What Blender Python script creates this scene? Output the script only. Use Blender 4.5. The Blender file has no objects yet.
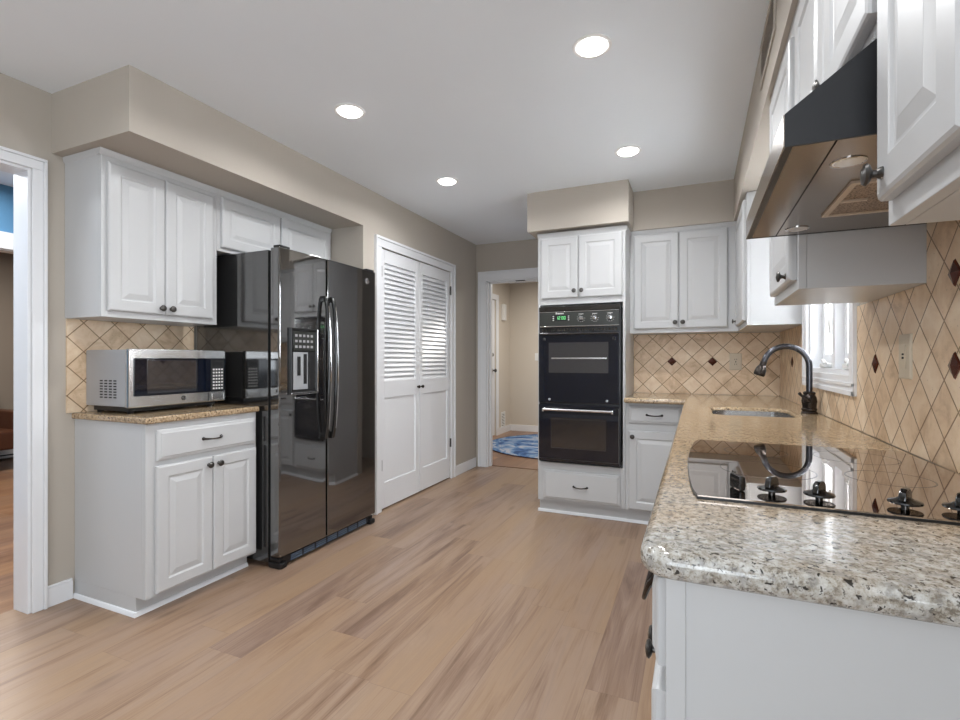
import bpy, bmesh, math, random
from mathutils import Vector, Matrix
random.seed(7)
S = bpy.context.scene
C = S.collection
PI = math.pi

# ------------------------------------------------------------------ camera, world, light, exposure
cd = bpy.data.cameras.new('camera'); cam = bpy.data.objects.new('camera', cd); C.objects.link(cam)
cam.location = (0, 0, 1.17)
cam.rotation_euler = (PI / 2, 0, math.atan(217 / 495.0))
cd.sensor_width = 36; cd.lens = 495 / 960 * 36; cd.clip_start = 0.02
S.camera = cam
W = bpy.data.worlds.new('world'); S.world = W; W.use_nodes = True
bg = W.node_tree.nodes['Background']
bg.inputs[0].default_value = (0.80, 0.90, 1.0, 1); bg.inputs[1].default_value = 1.6
S.view_settings.view_transform = 'Standard'; S.view_settings.look = 'None'
S.view_settings.gamma = 1; S.view_settings.use_curve_mapping = False
S.view_settings.exposure = 0.12

def area(name, loc, rot, sx, sy, power, color=(1, 1, 1), spread=PI):
    l = bpy.data.lights.new(name, 'AREA'); l.shape = 'RECTANGLE'; l.size = sx; l.size_y = sy
    l.energy = power; l.color = color; l.spread = spread
    o = bpy.data.objects.new(name, l); C.objects.link(o); o.location = loc; o.rotation_euler = rot
    return o
# daylight through the big window behind the camera, the side window, the sink window
area('rear_window_daylight', (-0.35, -2.52, 1.3), (PI / 2 + 0.2, 0, 0), 1.5, 1.65, 42, (0.86, 0.93, 1.0))
area('side_window_daylight', (0.95, -0.8, 1.5), (0, PI / 2 + 0.3, 0), 1.0, 1.3, 40, (0.86, 0.93, 1.0))
area('sink_window_daylight', (0.86, 2.78, 1.6), (0, PI / 2, 0), 0.82, 0.88, 42, (0.93, 0.965, 1.0))
area('living_room_fill', (-3.85, 0.9, 2.40), (0, 0, 0), 1.3, 1.8, 55, (0.95, 0.97, 1.0))  # unseen panel under the ceiling, added to brighten the left room
area('living_room_back_fill', (-6.0, 2.2, 2.40), (0, 0, 0), 0.8, 0.8, 45, (1.0, 0.95, 0.9))  # unseen lamp added to lift the taupe room behind the blue wall
area('hallway_ceiling_light', (-1.6, 6.4, 2.38), (0, 0, 0), 0.5, 0.5, 36, (1.0, 0.95, 0.88))

# ------------------------------------------------------------------ materials
def mat(name, col, rough=0.5, metal=0.0, ior=1.45, coat=0.0, emit=None, estr=0):
    m = bpy.data.materials.new(name); m.use_nodes = True
    b = m.node_tree.nodes['Principled BSDF']
    b.inputs['Base Color'].default_value = (*col, 1); b.inputs['Roughness'].default_value = rough
    b.inputs['Metallic'].default_value = metal; b.inputs['IOR'].default_value = ior
    b.inputs['Coat Weight'].default_value = coat; b.inputs['Coat Roughness'].default_value = 0.02
    if emit:
        b.inputs['Emission Color'].default_value = (*emit, 1); b.inputs['Emission Strength'].default_value = estr
    return m
class NT:
    def __init__(s, m):
        s.t = m.node_tree; s.b = s.t.nodes['Principled BSDF']
    def n(s, typ, **kw):
        nd = s.t.nodes.new(typ)
        for k, v in kw.items():
            if k in nd.inputs.keys(): s.set(nd.inputs[k], v)
            else: setattr(nd, k, v)
        return nd
    def set(s, sock, v):
        if hasattr(v, 'is_linked') or isinstance(v, bpy.types.NodeSocket): s.t.links.new(v, sock)
        else: sock.default_value = v
    def math(s, op, a, b=None, c=None):
        nd = s.t.nodes.new('ShaderNodeMath'); nd.operation = op
        s.set(nd.inputs[0], a)
        if b is not None: s.set(nd.inputs[1], b)
        if c is not None: s.set(nd.inputs[2], c)
        return nd.outputs[0]
    def mix(s, fac, a, b, mode='MIX'):
        nd = s.t.nodes.new('ShaderNodeMix'); nd.data_type = 'RGBA'; nd.blend_type = mode
        s.set(nd.inputs[0], fac); s.set(nd.inputs[6], a); s.set(nd.inputs[7], b)
        return nd.outputs[2]
    def ramp(s, fac, stops):
        nd = s.t.nodes.new('ShaderNodeValToRGB'); s.set(nd.inputs[0], fac)
        e = nd.color_ramp.elements
        while len(e) < len(stops): e.new(0.5)
        for i, (p, c) in enumerate(stops):
            e[i].position = p; e[i].color = (*c, 1) if len(c) == 3 else c
        return nd.outputs[0]
    def noise(s, vec, scale, detail=4, rough=0.55, dist=0.0):
        nd = s.t.nodes.new('ShaderNodeTexNoise'); s.set(nd.inputs['Vector'], vec)
        nd.inputs['Scale'].default_value = scale; nd.inputs['Detail'].default_value = detail
        nd.inputs['Roughness'].default_value = rough; nd.inputs['Distortion'].default_value = dist
        return nd.outputs['Fac']
    def obj(s): return s.t.nodes.new('ShaderNodeTexCoord').outputs['Object']
    def vec(s, x, y, z):
        nd = s.t.nodes.new('ShaderNodeCombineXYZ')
        for i, v in enumerate((x, y, z)): s.set(nd.inputs[i], v)
        return nd.outputs[0]
    def sep(s, v):
        nd = s.t.nodes.new('ShaderNodeSeparateXYZ'); s.set(nd.inputs[0], v); return nd.outputs
    def bump(s, h, strength=0.2, dist=0.002):
        nd = s.t.nodes.new('ShaderNodeBump'); nd.inputs['Strength'].default_value = strength
        nd.inputs['Distance'].default_value = dist; s.set(nd.inputs['Height'], h)
        s.t.links.new(nd.outputs[0], s.b.inputs['Normal'])

M = {}
def wall_paint(name, col, sc=120):
    m = mat(name, col, 0.75); t = NT(m); v = t.obj()
    t.bump(t.noise(v, sc, 2), 0.06, 0.001)
    k = t.noise(v, 0.9, 2)
    t.set(t.b.inputs['Base Color'], t.mix(k, tuple(c * 0.97 for c in col) + (1,), tuple(c * 1.03 for c in col) + (1,)))
    return m
M['wall'] = wall_paint('beige_wall_paint', (0.475, 0.430, 0.373))
M['hall'] = wall_paint('cream_hall_paint', (0.62, 0.56, 0.48))
M['taupe'] = wall_paint('taupe_paint', (0.30, 0.25, 0.20))
M['blue'] = wall_paint('blue_wall_paint', (0.10, 0.25, 0.42))
M['ceil'] = wall_paint('ceiling_paint', (0.86, 0.91, 0.96))
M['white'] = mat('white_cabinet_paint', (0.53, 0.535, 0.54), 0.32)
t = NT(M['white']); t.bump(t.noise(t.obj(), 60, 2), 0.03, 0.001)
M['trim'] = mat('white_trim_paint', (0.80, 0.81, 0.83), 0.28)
M['plastic'] = mat('almond_plastic', (0.62, 0.54, 0.42), 0.4)
M['wplastic'] = mat('white_plastic', (0.8, 0.8, 0.78), 0.4)
M['dark'] = mat('dark_recess', (0.008, 0.008, 0.009), 0.6)
M['pewter'] = mat('dark_pewter', (0.10, 0.095, 0.09), 0.28, 0.9)
M['bronze'] = mat('oiled_bronze', (0.055, 0.045, 0.04), 0.24, 0.85)
M['chrome'] = mat('chrome', (0.75, 0.75, 0.76), 0.1, 1.0)
M['ceiltrim'] = mat('white_can_trim', (0.85, 0.85, 0.85), 0.4)
M['steel'] = mat('brushed_steel', (0.60, 0.59, 0.58), 0.25, 1.0)
t = NT(M['steel']); v = t.n('ShaderNodeMapping', Vector=t.obj()); v.inputs['Scale'].default_value = (6, 6, 600)
t.set(t.b.inputs['Roughness'], t.math('MULTIPLY_ADD', t.noise(v.outputs[0], 1, 2), 0.10, 0.20))
M['sinksteel'] = mat('sink_steel', (0.66, 0.66, 0.66), 0.22, 1.0)
M['side_steel'] = mat('painted_grey_case', (0.42, 0.43, 0.45), 0.4, 0.35)
M['black_gloss'] = mat('black_gloss_enamel', (0.010, 0.010, 0.011), 0.045, 0, 2.1)
M['fridge'] = mat('black_fridge_finish', (0.012, 0.011, 0.011), 0.04, 0, 2.8)
t = NT(M['fridge']); t.bump(t.noise(t.obj(), 3.0, 1), 0.06, 0.01)
M['fridge_side'] = mat('black_textured_side', (0.012, 0.012, 0.012), 0.10, 0, 2.2)
M['black_plastic'] = mat('black_plastic', (0.012, 0.012, 0.013), 0.3)
M['charcoal'] = mat('charcoal_control_panel', (0.03, 0.032, 0.029), 0.3)
M['hoodblack'] = mat('black_hood_paint', (0.018, 0.018, 0.02), 0.35)
M['hoodpan'] = mat('bronzed_hood_underside', (0.30, 0.25, 0.21), 0.2, 0.9)
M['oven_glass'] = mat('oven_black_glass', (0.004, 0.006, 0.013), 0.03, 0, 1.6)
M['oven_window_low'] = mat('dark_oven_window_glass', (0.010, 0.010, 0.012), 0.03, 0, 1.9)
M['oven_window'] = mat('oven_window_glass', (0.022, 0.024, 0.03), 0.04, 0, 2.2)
M['cooktop'] = mat('cooktop_glass', (0.50, 0.43, 0.38), 0.012, 1.0)
M['ring'] = mat('burner_ring_print', (0.16, 0.13, 0.11), 0.08, 0, 2.5)
M['knobblack'] = mat('glossy_black_knob', (0.008, 0.008, 0.008), 0.12, 0, 1.7)
M['led'] = mat('green_display_digits', (0.1, 0.5, 0.15), 0.5, emit=(0.25, 1.0, 0.35), estr=0.9)
M['lamp'] = mat('lit_lamp_lens', (1, 1, 1), 0.5, emit=(1.0, 0.97, 0.92), estr=9)
M['lens'] = mat('hood_lamp_lens', (0.75, 0.72, 0.68), 0.15, 0.3)
M['print'] = mat('white_printing', (0.75, 0.75, 0.73), 0.5)
M['grey'] = mat('grey_button', (0.35, 0.35, 0.36), 0.4)
M['leather'] = mat('brown_leather', (0.085, 0.032, 0.016), 0.35)
M['bluebox'] = mat('blue_fabric', (0.02, 0.13, 0.26), 0.7)
M['grille'] = mat('blue_grey_grille', (0.10, 0.14, 0.20), 0.3)
M['accent'] = mat('copper_brown_accent', (0.085, 0.022, 0.012), 0.22, 0.35)
M['glass'] = mat('window_glass', (1, 1, 1), 0.0, 0, 1.45)
M['glass'].node_tree.nodes['Principled BSDF'].inputs['Transmission Weight'].default_value = 1
M['siding'] = mat('pale_siding', (0.62, 0.64, 0.66), 0.7)
M['filter'] = mat('bronzed_mesh_filter', (0.20, 0.14, 0.09), 0.4, 0.7)
t = NT(M['filter']); vo = t.n('ShaderNodeTexVoronoi', Vector=t.obj()); vo.inputs['Scale'].default_value = 220
t.set(t.b.inputs['Base Color'], t.ramp(vo.outputs['Distance'], [(0.2, (0.05, 0.035, 0.025)), (0.55, (0.42, 0.31, 0.22))]))
M['cream_metal'] = mat('cream_metal_frame', (0.62, 0.52, 0.42), 0.4, 0.3)

# laminate plank floor, planks running away from the camera (local y)
def plank_floor(name, stops, rough=0.36):
    m = mat(name, (0.4, 0.3, 0.2), rough); t = NT(m); x, y, z = t.sep(t.obj())[:3]
    PW, PL = 0.182, 1.22
    row = t.math('DIVIDE', x, PW); ri = t.math('FLOOR', row); rf = t.math('FRACT', row)
    wn = t.n('ShaderNodeTexWhiteNoise', noise_dimensions='1D'); t.set(wn.inputs['W'], ri)
    col = t.math('ADD', t.math('DIVIDE', y, PL), t.math('MULTIPLY', wn.outputs['Value'], 7.3))
    ci = t.math('FLOOR', col); cf = t.math('FRACT', col)
    w2 = t.n('ShaderNodeTexWhiteNoise', noise_dimensions='2D'); t.set(w2.inputs['Vector'], t.vec(ri, ci, 0.0))
    rnd = w2.outputs['Value']
    off = t.math('MULTIPLY', rnd, 37.0)
    g = t.noise(t.vec(t.math('ADD', t.math('MULTIPLY', x, 7.5), off), t.math('ADD', t.math('MULTIPLY', y, 0.55), off), off), 1.0, 5, 0.62, 2.2)
    fine = t.noise(t.vec(t.math('MULTIPLY', x, 150.0), t.math('ADD', t.math('MULTIPLY', y, 3.0), off), 0.0), 1.0, 3)
    k = t.math('ADD', t.math('MULTIPLY', g, 1.0), t.math('MULTIPLY', t.math('SUBTRACT', fine, 0.5), 0.26))
    k = t.math('ADD', k, t.math('MULTIPLY', t.math('SUBTRACT', rnd, 0.5), 0.20))
    c = t.ramp(k, stops)
    # per-plank warm / rosy shift
    c = t.mix(t.math('MULTIPLY', w2.outputs['Color'], 0.45), c, (0.27, 0.185, 0.14, 1))
    tn = t.math('ADD', t.math('MULTIPLY', t.noise(t.vec(t.math('MULTIPLY', x, 4.0), t.math('MULTIPLY', y, 0.8), off), 1.0, 3), 1.1), t.math('MULTIPLY', rnd, 0.35))
    c = t.mix(t.ramp(tn, [(0.45, (0, 0, 0)), (0.95, (1, 1, 1))]), t.mix(1.0, c, (0.97, 0.95, 0.98, 1), 'MULTIPLY'), t.mix(1.0, c, (1.04, 0.95, 0.78, 1), 'MULTIPLY'))
    # knots
    vk = t.n('ShaderNodeTexVoronoi'); t.set(vk.inputs['Vector'], t.vec(t.math('MULTIPLY', x, 5.5), t.math('MULTIPLY', y, 1.5), off)); vk.inputs['Scale'].default_value = 1.0
    kn = t.ramp(vk.outputs['Distance'], [(0.02, (1, 1, 1)), (0.14, (0, 0, 0))])
    c = t.mix(t.math('MULTIPLY', kn, 0.5), c, (0.12, 0.07, 0.042, 1))
    e1 = t.math('LESS_THAN', t.math('MULTIPLY', t.math('MINIMUM', rf, t.math('SUBTRACT', 1.0, rf)), PW), 0.0011)
    e2 = t.math('LESS_THAN', t.math('MULTIPLY', t.math('MINIMUM', cf, t.math('SUBTRACT', 1.0, cf)), PL), 0.0011)
    e = t.math('MAXIMUM', e1, e2)
    c = t.mix(t.math('MULTIPLY', e, 0.30), c, (0.12, 0.07, 0.045, 1))
    t.set(t.b.inputs['Base Color'], c)
    t.set(t.b.inputs['Roughness'], t.math('MULTIPLY_ADD', g, 0.12, rough - 0.06))
    t.bump(t.math('SUBTRACT', t.math('MULTIPLY', fine, 0.3), e), 0.12, 0.0015)
    return m
M['floor'] = plank_floor('oak_plank_floor', [(0.26, (0.135, 0.082, 0.053)), (0.36, (0.21, 0.138, 0.096)), (0.46, (0.275, 0.193, 0.14)), (0.56, (0.325, 0.24, 0.182)), (0.66, (0.29, 0.216, 0.17)), (0.8, (0.35, 0.272, 0.217))])
M['floor2'] = plank_floor('red_oak_plank_floor', [(0.22, (0.10, 0.045, 0.022)), (0.42, (0.20, 0.10, 0.055)), (0.6, (0.30, 0.165, 0.095)), (0.8, (0.40, 0.25, 0.16))], 0.3)

# granite
m = M['granite'] = mat('speckled_granite', (0.5, 0.42, 0.33), 0.11, 0, 1.6); t = NT(m); v = t.obj()
n1 = t.noise(v, 90, 4, 0.75); n2 = t.noise(v, 190, 3, 0.65, 0.4); n3 = t.noise(v, 5, 3, 0.5)
c = t.ramp(n1, [(0.36, (0.20, 0.17, 0.135)), (0.44, (0.36, 0.33, 0.28)), (0.52, (0.47, 0.45, 0.41)), (0.64, (0.58, 0.575, 0.55))])
# near end left greyer, tan farther back: daylight painted into the stone colour
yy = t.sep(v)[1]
daylight_fade = t.math('MULTIPLY_ADD', n3, 0.5, t.math('MULTIPLY', t.math('MINIMUM', yy, 1.4), 0.60))
gk = t.noise(v, 50, 3, 0.6)
c = t.mix(t.ramp(gk, [(0.53, (0, 0, 0)), (0.62, (0.6, 0.6, 0.6))]), c, (0.26, 0.25, 0.235, 1))
c = t.mix(t.ramp(n2, [(0.58, (0, 0, 0)), (0.63, (0.85, 0.85, 0.85))]), c, (0.13, 0.115, 0.10, 1))
sp = t.ramp(t.noise(v, 105, 2, 0.5, 0.5), [(0.63, (0, 0, 0)), (0.66, (1, 1, 1))])
c = t.mix(t.math('MULTIPLY', sp, 0.95), c, (0.018, 0.015, 0.013, 1))
c = t.mix(t.ramp(daylight_fade, [(0.0, (0, 0, 0)), (0.72, (0.0, 0.0, 0.0)), (1.0, (1.0, 1.0, 1.0))]), c, (0.98, 0.75, 0.51, 1), 'MULTIPLY')
t.set(t.b.inputs['Base Color'], c)

# diamond-set travertine tile: local x along the wall, local z up, accent lattice point at the local origin
D = 0.144
m = M['tile'] = mat('travertine_diamond_tile', (0.6, 0.45, 0.3), 0.38); t = NT(m); v = t.obj(); x, y, z = t.sep(v)[:3]
z = t.math('SUBTRACT', z, 0.036)
p = t.math('DIVIDE', t.math('ADD', x, z), D); q = t.math('DIVIDE', t.math('SUBTRACT', x, z), D)
fp, fq = t.math('FRACT', p), t.math('FRACT', q)
ed = t.math('MINIMUM', t.math('MINIMUM', fp, t.math('SUBTRACT', 1.0, fp)), t.math('MINIMUM', fq, t.math('SUBTRACT', 1.0, fq)))
wn = t.n('ShaderNodeTexWhiteNoise', noise_dimensions='2D'); t.set(wn.inputs['Vector'], t.vec(t.math('FLOOR', p), t.math('FLOOR', q), 0.0))
k = t.math('ADD', t.math('MULTIPLY', t.noise(v, 14, 5, 0.65, 0.6), 0.8), t.math('MULTIPLY', wn.outputs['Value'], 0.28))
c = t.ramp(k, [(0.3, (0.50, 0.345, 0.21)), (0.5, (0.70, 0.525, 0.355)), (0.75, (0.80, 0.655, 0.49))])
pit = t.ramp(t.noise(v, 90, 2, 0.5), [(0.66, (0, 0, 0)), (0.74, (0.5, 0.5, 0.5))])
c = t.mix(pit, c, (0.30, 0.19, 0.11, 1))
gr = t.math('LESS_THAN', ed, 0.022)
c = t.mix(gr, c, (0.25, 0.155, 0.085, 1))
t.set(t.b.inputs['Base Color'], c)
t.bump(t.ramp(ed, [(0.01, (0, 0, 0)), (0.05, (1, 1, 1))]), 0.35, 0.002)

# blue swirled rug
m = M['rug'] = mat('blue_swirled_rug', (0.2, 0.3, 0.5), 0.9); t = NT(m); v = t.obj()
k = t.noise(v, 2.6, 5, 0.6, 1.8)
t.set(t.b.inputs['Base Color'], t.ramp(k, [(0.3, (0.012, 0.03, 0.10)), (0.42, (0.035, 0.10, 0.26)), (0.52, (0.16, 0.27, 0.44)), (0.6, (0.42, 0.42, 0.46)), (0.7, (0.06, 0.16, 0.36))]))

# ------------------------------------------------------------------ mesh helpers
class MB:
    def __init__(s): s.bm = bmesh.new()
    def add(s, b):
        me = bpy.data.meshes.new('t'); b.to_mesh(me); b.free(); s.bm.from_mesh(me); bpy.data.meshes.remove(me); return s
    def box(s, x0, y0, z0, x1, y1, z1, bev=0.0, seg=2):
        b = bmesh.new(); bmesh.ops.create_cube(b, size=1)
        for vv in b.verts:
            vv.co = Vector(((x0 + x1) / 2 + vv.co.x * (x1 - x0), (y0 + y1) / 2 + vv.co.y * (y1 - y0), (z0 + z1) / 2 + vv.co.z * (z1 - z0)))
        if bev: bmesh.ops.bevel(b, geom=list(b.edges), offset=bev, segments=seg, affect='EDGES', profile=0.5)
        return s.add(b)
    def prism(s, poly, axis, a0, a1, bev=0.0, seg=2, side_only=False):
        # poly: 2D points; axis 'x': (y,z); 'y': (x,z); 'z': (x,y)
        def P(u, v2, a): return {'x': (a, u, v2), 'y': (u, a, v2), 'z': (u, v2, a)}[axis]
        b = bmesh.new()
        lo = [b.verts.new(P(u, w, a0)) for u, w in poly]; hi = [b.verts.new(P(u, w, a1)) for u, w in poly]
        n = len(poly)
        f0 = b.faces.new(lo); f1 = b.faces.new(hi)
        for i in range(n): b.faces.new((lo[i], lo[(i + 1) % n], hi[(i + 1) % n], hi[i]))
        bmesh.ops.recalc_face_normals(b, faces=b.faces)
        if bev:
            eds = list(set(list(f0.edges) + list(f1.edges))) if side_only else list(b.edges)
            bmesh.ops.bevel(b, geom=eds, offset=bev, segments=seg, affect='EDGES', profile=0.5)
        return s.add(b)
    def lathe(s, prof, origin, axis=(0, 0, 1), n=24):
        # prof: (radius, height) along axis
        A = Vector(axis).normalized(); U = A.orthogonal().normalized(); V = A.cross(U); O = Vector(origin)
        b = bmesh.new(); rings = []
        for r, h in prof:
            if r < 1e-6: rings.append([b.verts.new(O + A * h)])
            else: rings.append([b.verts.new(O + A * h + (U * math.cos(2 * PI * i / n) + V * math.sin(2 * PI * i / n)) * r) for i in range(n)])
        for r0, r1 in zip(rings, rings[1:]):
            for i in range(n):
                j = (i + 1) % n
                if len(r0) == 1 and len(r1) > 1: b.faces.new((r0[0], r1[i], r1[j]))
                elif len(r1) == 1 and len(r0) > 1: b.faces.new((r0[i], r0[j], r1[0]))
                elif len(r0) > 1: b.faces.new((r0[i], r0[j], r1[j], r1[i]))
        for r in (rings[0], rings[-1]):
            if len(r) > 1: b.faces.new(r)
        bmesh.ops.recalc_face_normals(b, faces=b.faces)
        return s.add(b)
    def tube(s, pts, r, n=10):
        P = [Vector(p_) for p_ in pts]; R = r if isinstance(r, (list, tuple)) else [r] * len(P)
        b = bmesh.new(); rings = []; U = None
        for i, p_ in enumerate(P):
            T = (P[min(i + 1, len(P) - 1)] - P[max(i - 1, 0)]).normalized()
            U = T.orthogonal().normalized() if U is None else (U - T * U.dot(T)).normalized()
            V = T.cross(U)
            rings.append([b.verts.new(p_ + (U * math.cos(2 * PI * k / n) + V * math.sin(2 * PI * k / n)) * R[i]) for k in range(n)])
        for r0, r1 in zip(rings, rings[1:]):
            for k in range(n): b.faces.new((r0[k], r0[(k + 1) % n], r1[(k + 1) % n], r1[k]))
        b.faces.new(rings[0]); b.faces.new(rings[-1])
        bmesh.ops.recalc_face_normals(b, faces=b.faces)
        return s.add(b)
    def panel(s, x0, x1, z0, z1, loops, arch=None):
        # concentric rectangles (inset, y); first loop is the back edge, last is capped
        b = bmesh.new(); rings = []
        for ins, y in loops:
            rings.append([b.verts.new(c_) for c_ in ((x0 + ins, y, z0 + ins), (x1 - ins, y, z0 + ins), (x1 - ins, y, z1 - ins), (x0 + ins, y, z1 - ins))])
        for r0, r1 in zip(rings, rings[1:]):
            for i in range(4): b.faces.new((r0[i], r0[(i + 1) % 4], r1[(i + 1) % 4], r1[i]))
        b.faces.new(rings[-1]); b.faces.new(rings[0])
        bmesh.ops.recalc_face_normals(b, faces=b.faces)
        return s.add(b)
    def done(s, name, m, parent=None, smooth=True):
        me = bpy.data.meshes.new(name); s.bm.normal_update(); s.bm.to_mesh(me); s.bm.free()
        me.materials.append(M[m] if isinstance(m, str) else m)
        if smooth:
            me.polygons.foreach_set('use_smooth', [True] * len(me.polygons))
            me.set_sharp_from_angle(angle=math.radians(32))
        o = bpy.data.objects.new(name, me); C.objects.link(o)
        if smooth:
            wn_ = o.modifiers.new('weighted_normals', 'WEIGHTED_NORMAL'); wn_.keep_sharp = True; wn_.weight = 90
        if parent: o.parent = parent
        return o
def thing(name, label, cat, loc=(0, 0, 0), rz=0.0, group=None):
    o = bpy.data.objects.new(name, None); C.objects.link(o); o.location = loc; o.rotation_euler = (0, 0, rz)
    o.empty_display_size = 0.1
    o['label'] = label; o['category'] = cat
    if group: o['group'] = group
    return o
def tag(o, label, cat, group=None):
    o['label'] = label; o['category'] = cat
    if group: o['group'] = group
    return o
def struct(o, label=None):
    o['kind'] = 'structure'
    if label: o['label'] = label
    return o
def dup(root, loc, label, rz=None):
    r = root.copy(); C.objects.link(r); r.location = loc; r['label'] = label
    if rz is not None: r.rotation_euler = (0, 0, rz)
    for ch in list(root.children):
        c = ch.copy(); C.objects.link(c); c.parent = r
        for g in list(ch.children):
            d = g.copy(); C.objects.link(d); d.parent = c
    return r
def B(*boxes, bev=0.0):
    mb = MB()
    for b in boxes: mb.box(*b, bev=bev)
    return mb

# ------------------------------------------------------------------ room shell
HX0, HX1, HT = -2.105, -1.32, 2.035
CZ = 2.44; XL = -2.82; XC = -2.235; XR = 0.56; YB = 4.17; YE = 4.99
struct(B((-2.94, -2.4, -0.1, 1.2, 5.08, 0.0)).done('floor', 'floor'), 'light oak plank floor running through kitchen and hall')
struct(B((-2.97, 5.0801, -0.1, 1.2, 8.0, 0.0)).done('floor_hall', 'floor2'), 'reddish oak plank floor of the hall')
struct(B((HX0, 5.065, 0.0, HX1, 5.10, 0.006), bev=0.002).done('trim_11', 'floor2'), 'wooden threshold strip at the hall doorway')
struct(B((-8.0, -2.4, -0.1, -2.9401, 5.2, -0.001)).done('floor_living', 'floor2'), 'reddish oak plank floor beyond the left doorway')
struct(B((-2.97, -2.4, CZ, 1.2, 8.0, CZ + 0.1)).done('ceiling', 'ceil'), 'flat pale grey ceiling')
struct(B((-8.0, -2.4, CZ, -2.9701, 5.2, CZ + 0.1)).done('ceiling_living', 'ceil'))
# left wall with cased opening to the living room (Y .30 - 1.265)
struct(B((-2.94, -2.4, 0, XL, 0.30, CZ), (-2.94, 1.262, 0, XL, 2.97, CZ), (-2.94, 0.30, 2.055, XL, 1.262, CZ)).done('wall_left', 'wall'), 'beige left wall with cased opening')
# closet wall, projecting forward beyond the fridge alcove
CY0, CY1, CT = 3.185, 4.365, 2.04
struct(B((-2.97, 2.97, 0, XC, 3.06, CZ), (-2.335, 3.06, 0, XC, CY0, CZ), (-2.335, CY1, 0, XC, YE, CZ), (-2.335, CY0, CT, XC, CY1, CZ),
         (-2.97, 3.06, 0, -2.87, YE, CZ)).done('wall_closet', 'wall'), 'beige wall around the louvered closet doors')
# end wall with hall doorway (X -2.10 .. -1.30)
HX0, HX1, HT = -2.105, -1.32, 2.035
struct(B((-2.97, YE, 0, HX0, YE + 0.12, CZ), (HX1, YE, 0, 1.2, YE + 0.12, CZ), (HX0, YE, HT, HX1, YE + 0.12, CZ)).done('wall_end', 'wall'), 'beige end wall with doorway into the hall')
# partition behind the ovens
struct(B((-1.125, YB, 0, 1.2, YB + 0.11, CZ)).done('wall_far', 'wall'), 'beige wall behind the ovens and far counter')
# right wall with sink window opening
WY0, WY1, WZ0, WZ1 = 2.35, 3.175, 1.11, 2.04
struct(B((XR, 0.3, 0, XR + 0.15, WY0, CZ), (XR, WY1, 0, XR + 0.15, YB, CZ), (XR, WY0, 0, XR + 0.15, WY1, WZ0), (XR, WY0, WZ1, XR + 0.15, WY1, CZ)).done('wall_right', 'wall'), 'right wall behind the tile and wall cabinets')
# breakfast end behind the camera
struct(B((XR, -2.4, 0, XR + 0.15, -1.3, CZ), (XR, -0.3, 0, XR + 0.15, 0.3, CZ), (XR, -1.3, 0, XR + 0.15, -0.3, 0.75), (XR, -1.3, 2.1, XR + 0.15, -0.3, CZ)).done('wall_side', 'wall'))
struct(B((-2.97, -2.5, 0, -1.15, -2.4, CZ), (0.45, -2.5, 0, 1.2, -2.4, CZ), (-1.15, -2.5, 0, 0.45, -2.4, 0.35), (-1.15, -2.5, 2.1, 0.45, -2.4, CZ)).done('wall_rear', 'wall'))
struct(B((-1.15, -2.49, 0.35, -1.09, -2.41, 2.1), (0.39, -2.49, 0.35, 0.45, -2.41, 2.1), (-1.09, -2.49, 0.35, 0.39, -2.41, 0.41),
         (-1.09, -2.49, 2.04, 0.39, -2.41, 2.1), (-0.38, -2.49, 0.41, -0.32, -2.41, 2.04)).done('window_2', 'trim'))
# soffits
struct(B((XL, 1.343, 2.155, XC, 2.97, CZ)).done('soffit_left', 'wall'), 'beige boxed soffit over the fridge wall cabinets')
struct(B((-1.186, 3.605, 2.148, -0.442, YB, CZ)).done('soffit_oven', 'wall'), 'beige boxed soffit over the oven cabinet')
struct(B((-0.442, 3.90, 2.148, 0.237, YB, CZ)).done('soffit_far', 'wall'), 'beige soffit strip over the far wall cabinets')
struct(B((0.237, 0.3, 2.148, XR, YB, CZ)).done('soffit_right', 'wall'), 'beige boxed soffit over the right wall cabinets')
# hallway
struct(B((-2.97, YE + 0.12, 0, -2.85, 6.20, CZ), (-2.97, 7.12, 0, -2.85, 7.75, CZ), (-2.97, 6.20, 2.10, -2.85, 7.12, CZ)).done('wall_hall_left', 'hall'), 'cream hall wall with the entry door')
struct(B((-2.97, 7.75, 0, 1.2, 7.87, CZ)).done('wall_hall_end', 'hall'), 'cream wall at the end of the hall')
struct(B((0.4, YE + 0.12, 0, 0.5, 7.75, CZ)).done('wall_hall_right', 'hall'))
# living room
struct(B((-7.6, -2.4, 0, -7.5, 5.2, CZ)).done('wall_living_back', 'taupe'), 'dark taupe wall far beyond the left doorway')
struct(B((-4.7, -2.4, 0, -4.6, 0.9, CZ), (-4.7, 2.9, 0, -4.6, 5.2, CZ), (-4.7, 0.9, 1.985, -4.6, 2.9, CZ)).done('wall_living', 'blue'), 'blue wall with a wide cased opening beyond the left doorway')
struct(B((-8.0, 5.1, 0, -2.97, 5.2, CZ), (-8.0, -2.5, 0, -2.97, -2.4, CZ)).done('wall_living_ends', 'taupe'))
struct(B((-4.6, 0.8, 1.975, -4.575, 3.0, 2.095), (-4.6, 0.8, 0, -4.575, 0.92, 1.975), (-4.6, 2.88, 0, -4.575, 3.0, 1.975), (-4.7, 0.88, 1.965, -4.6, 2.92, 1.985)).done('trim_5', 'trim'), 'white casing around the opening in the blue wall')

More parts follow.
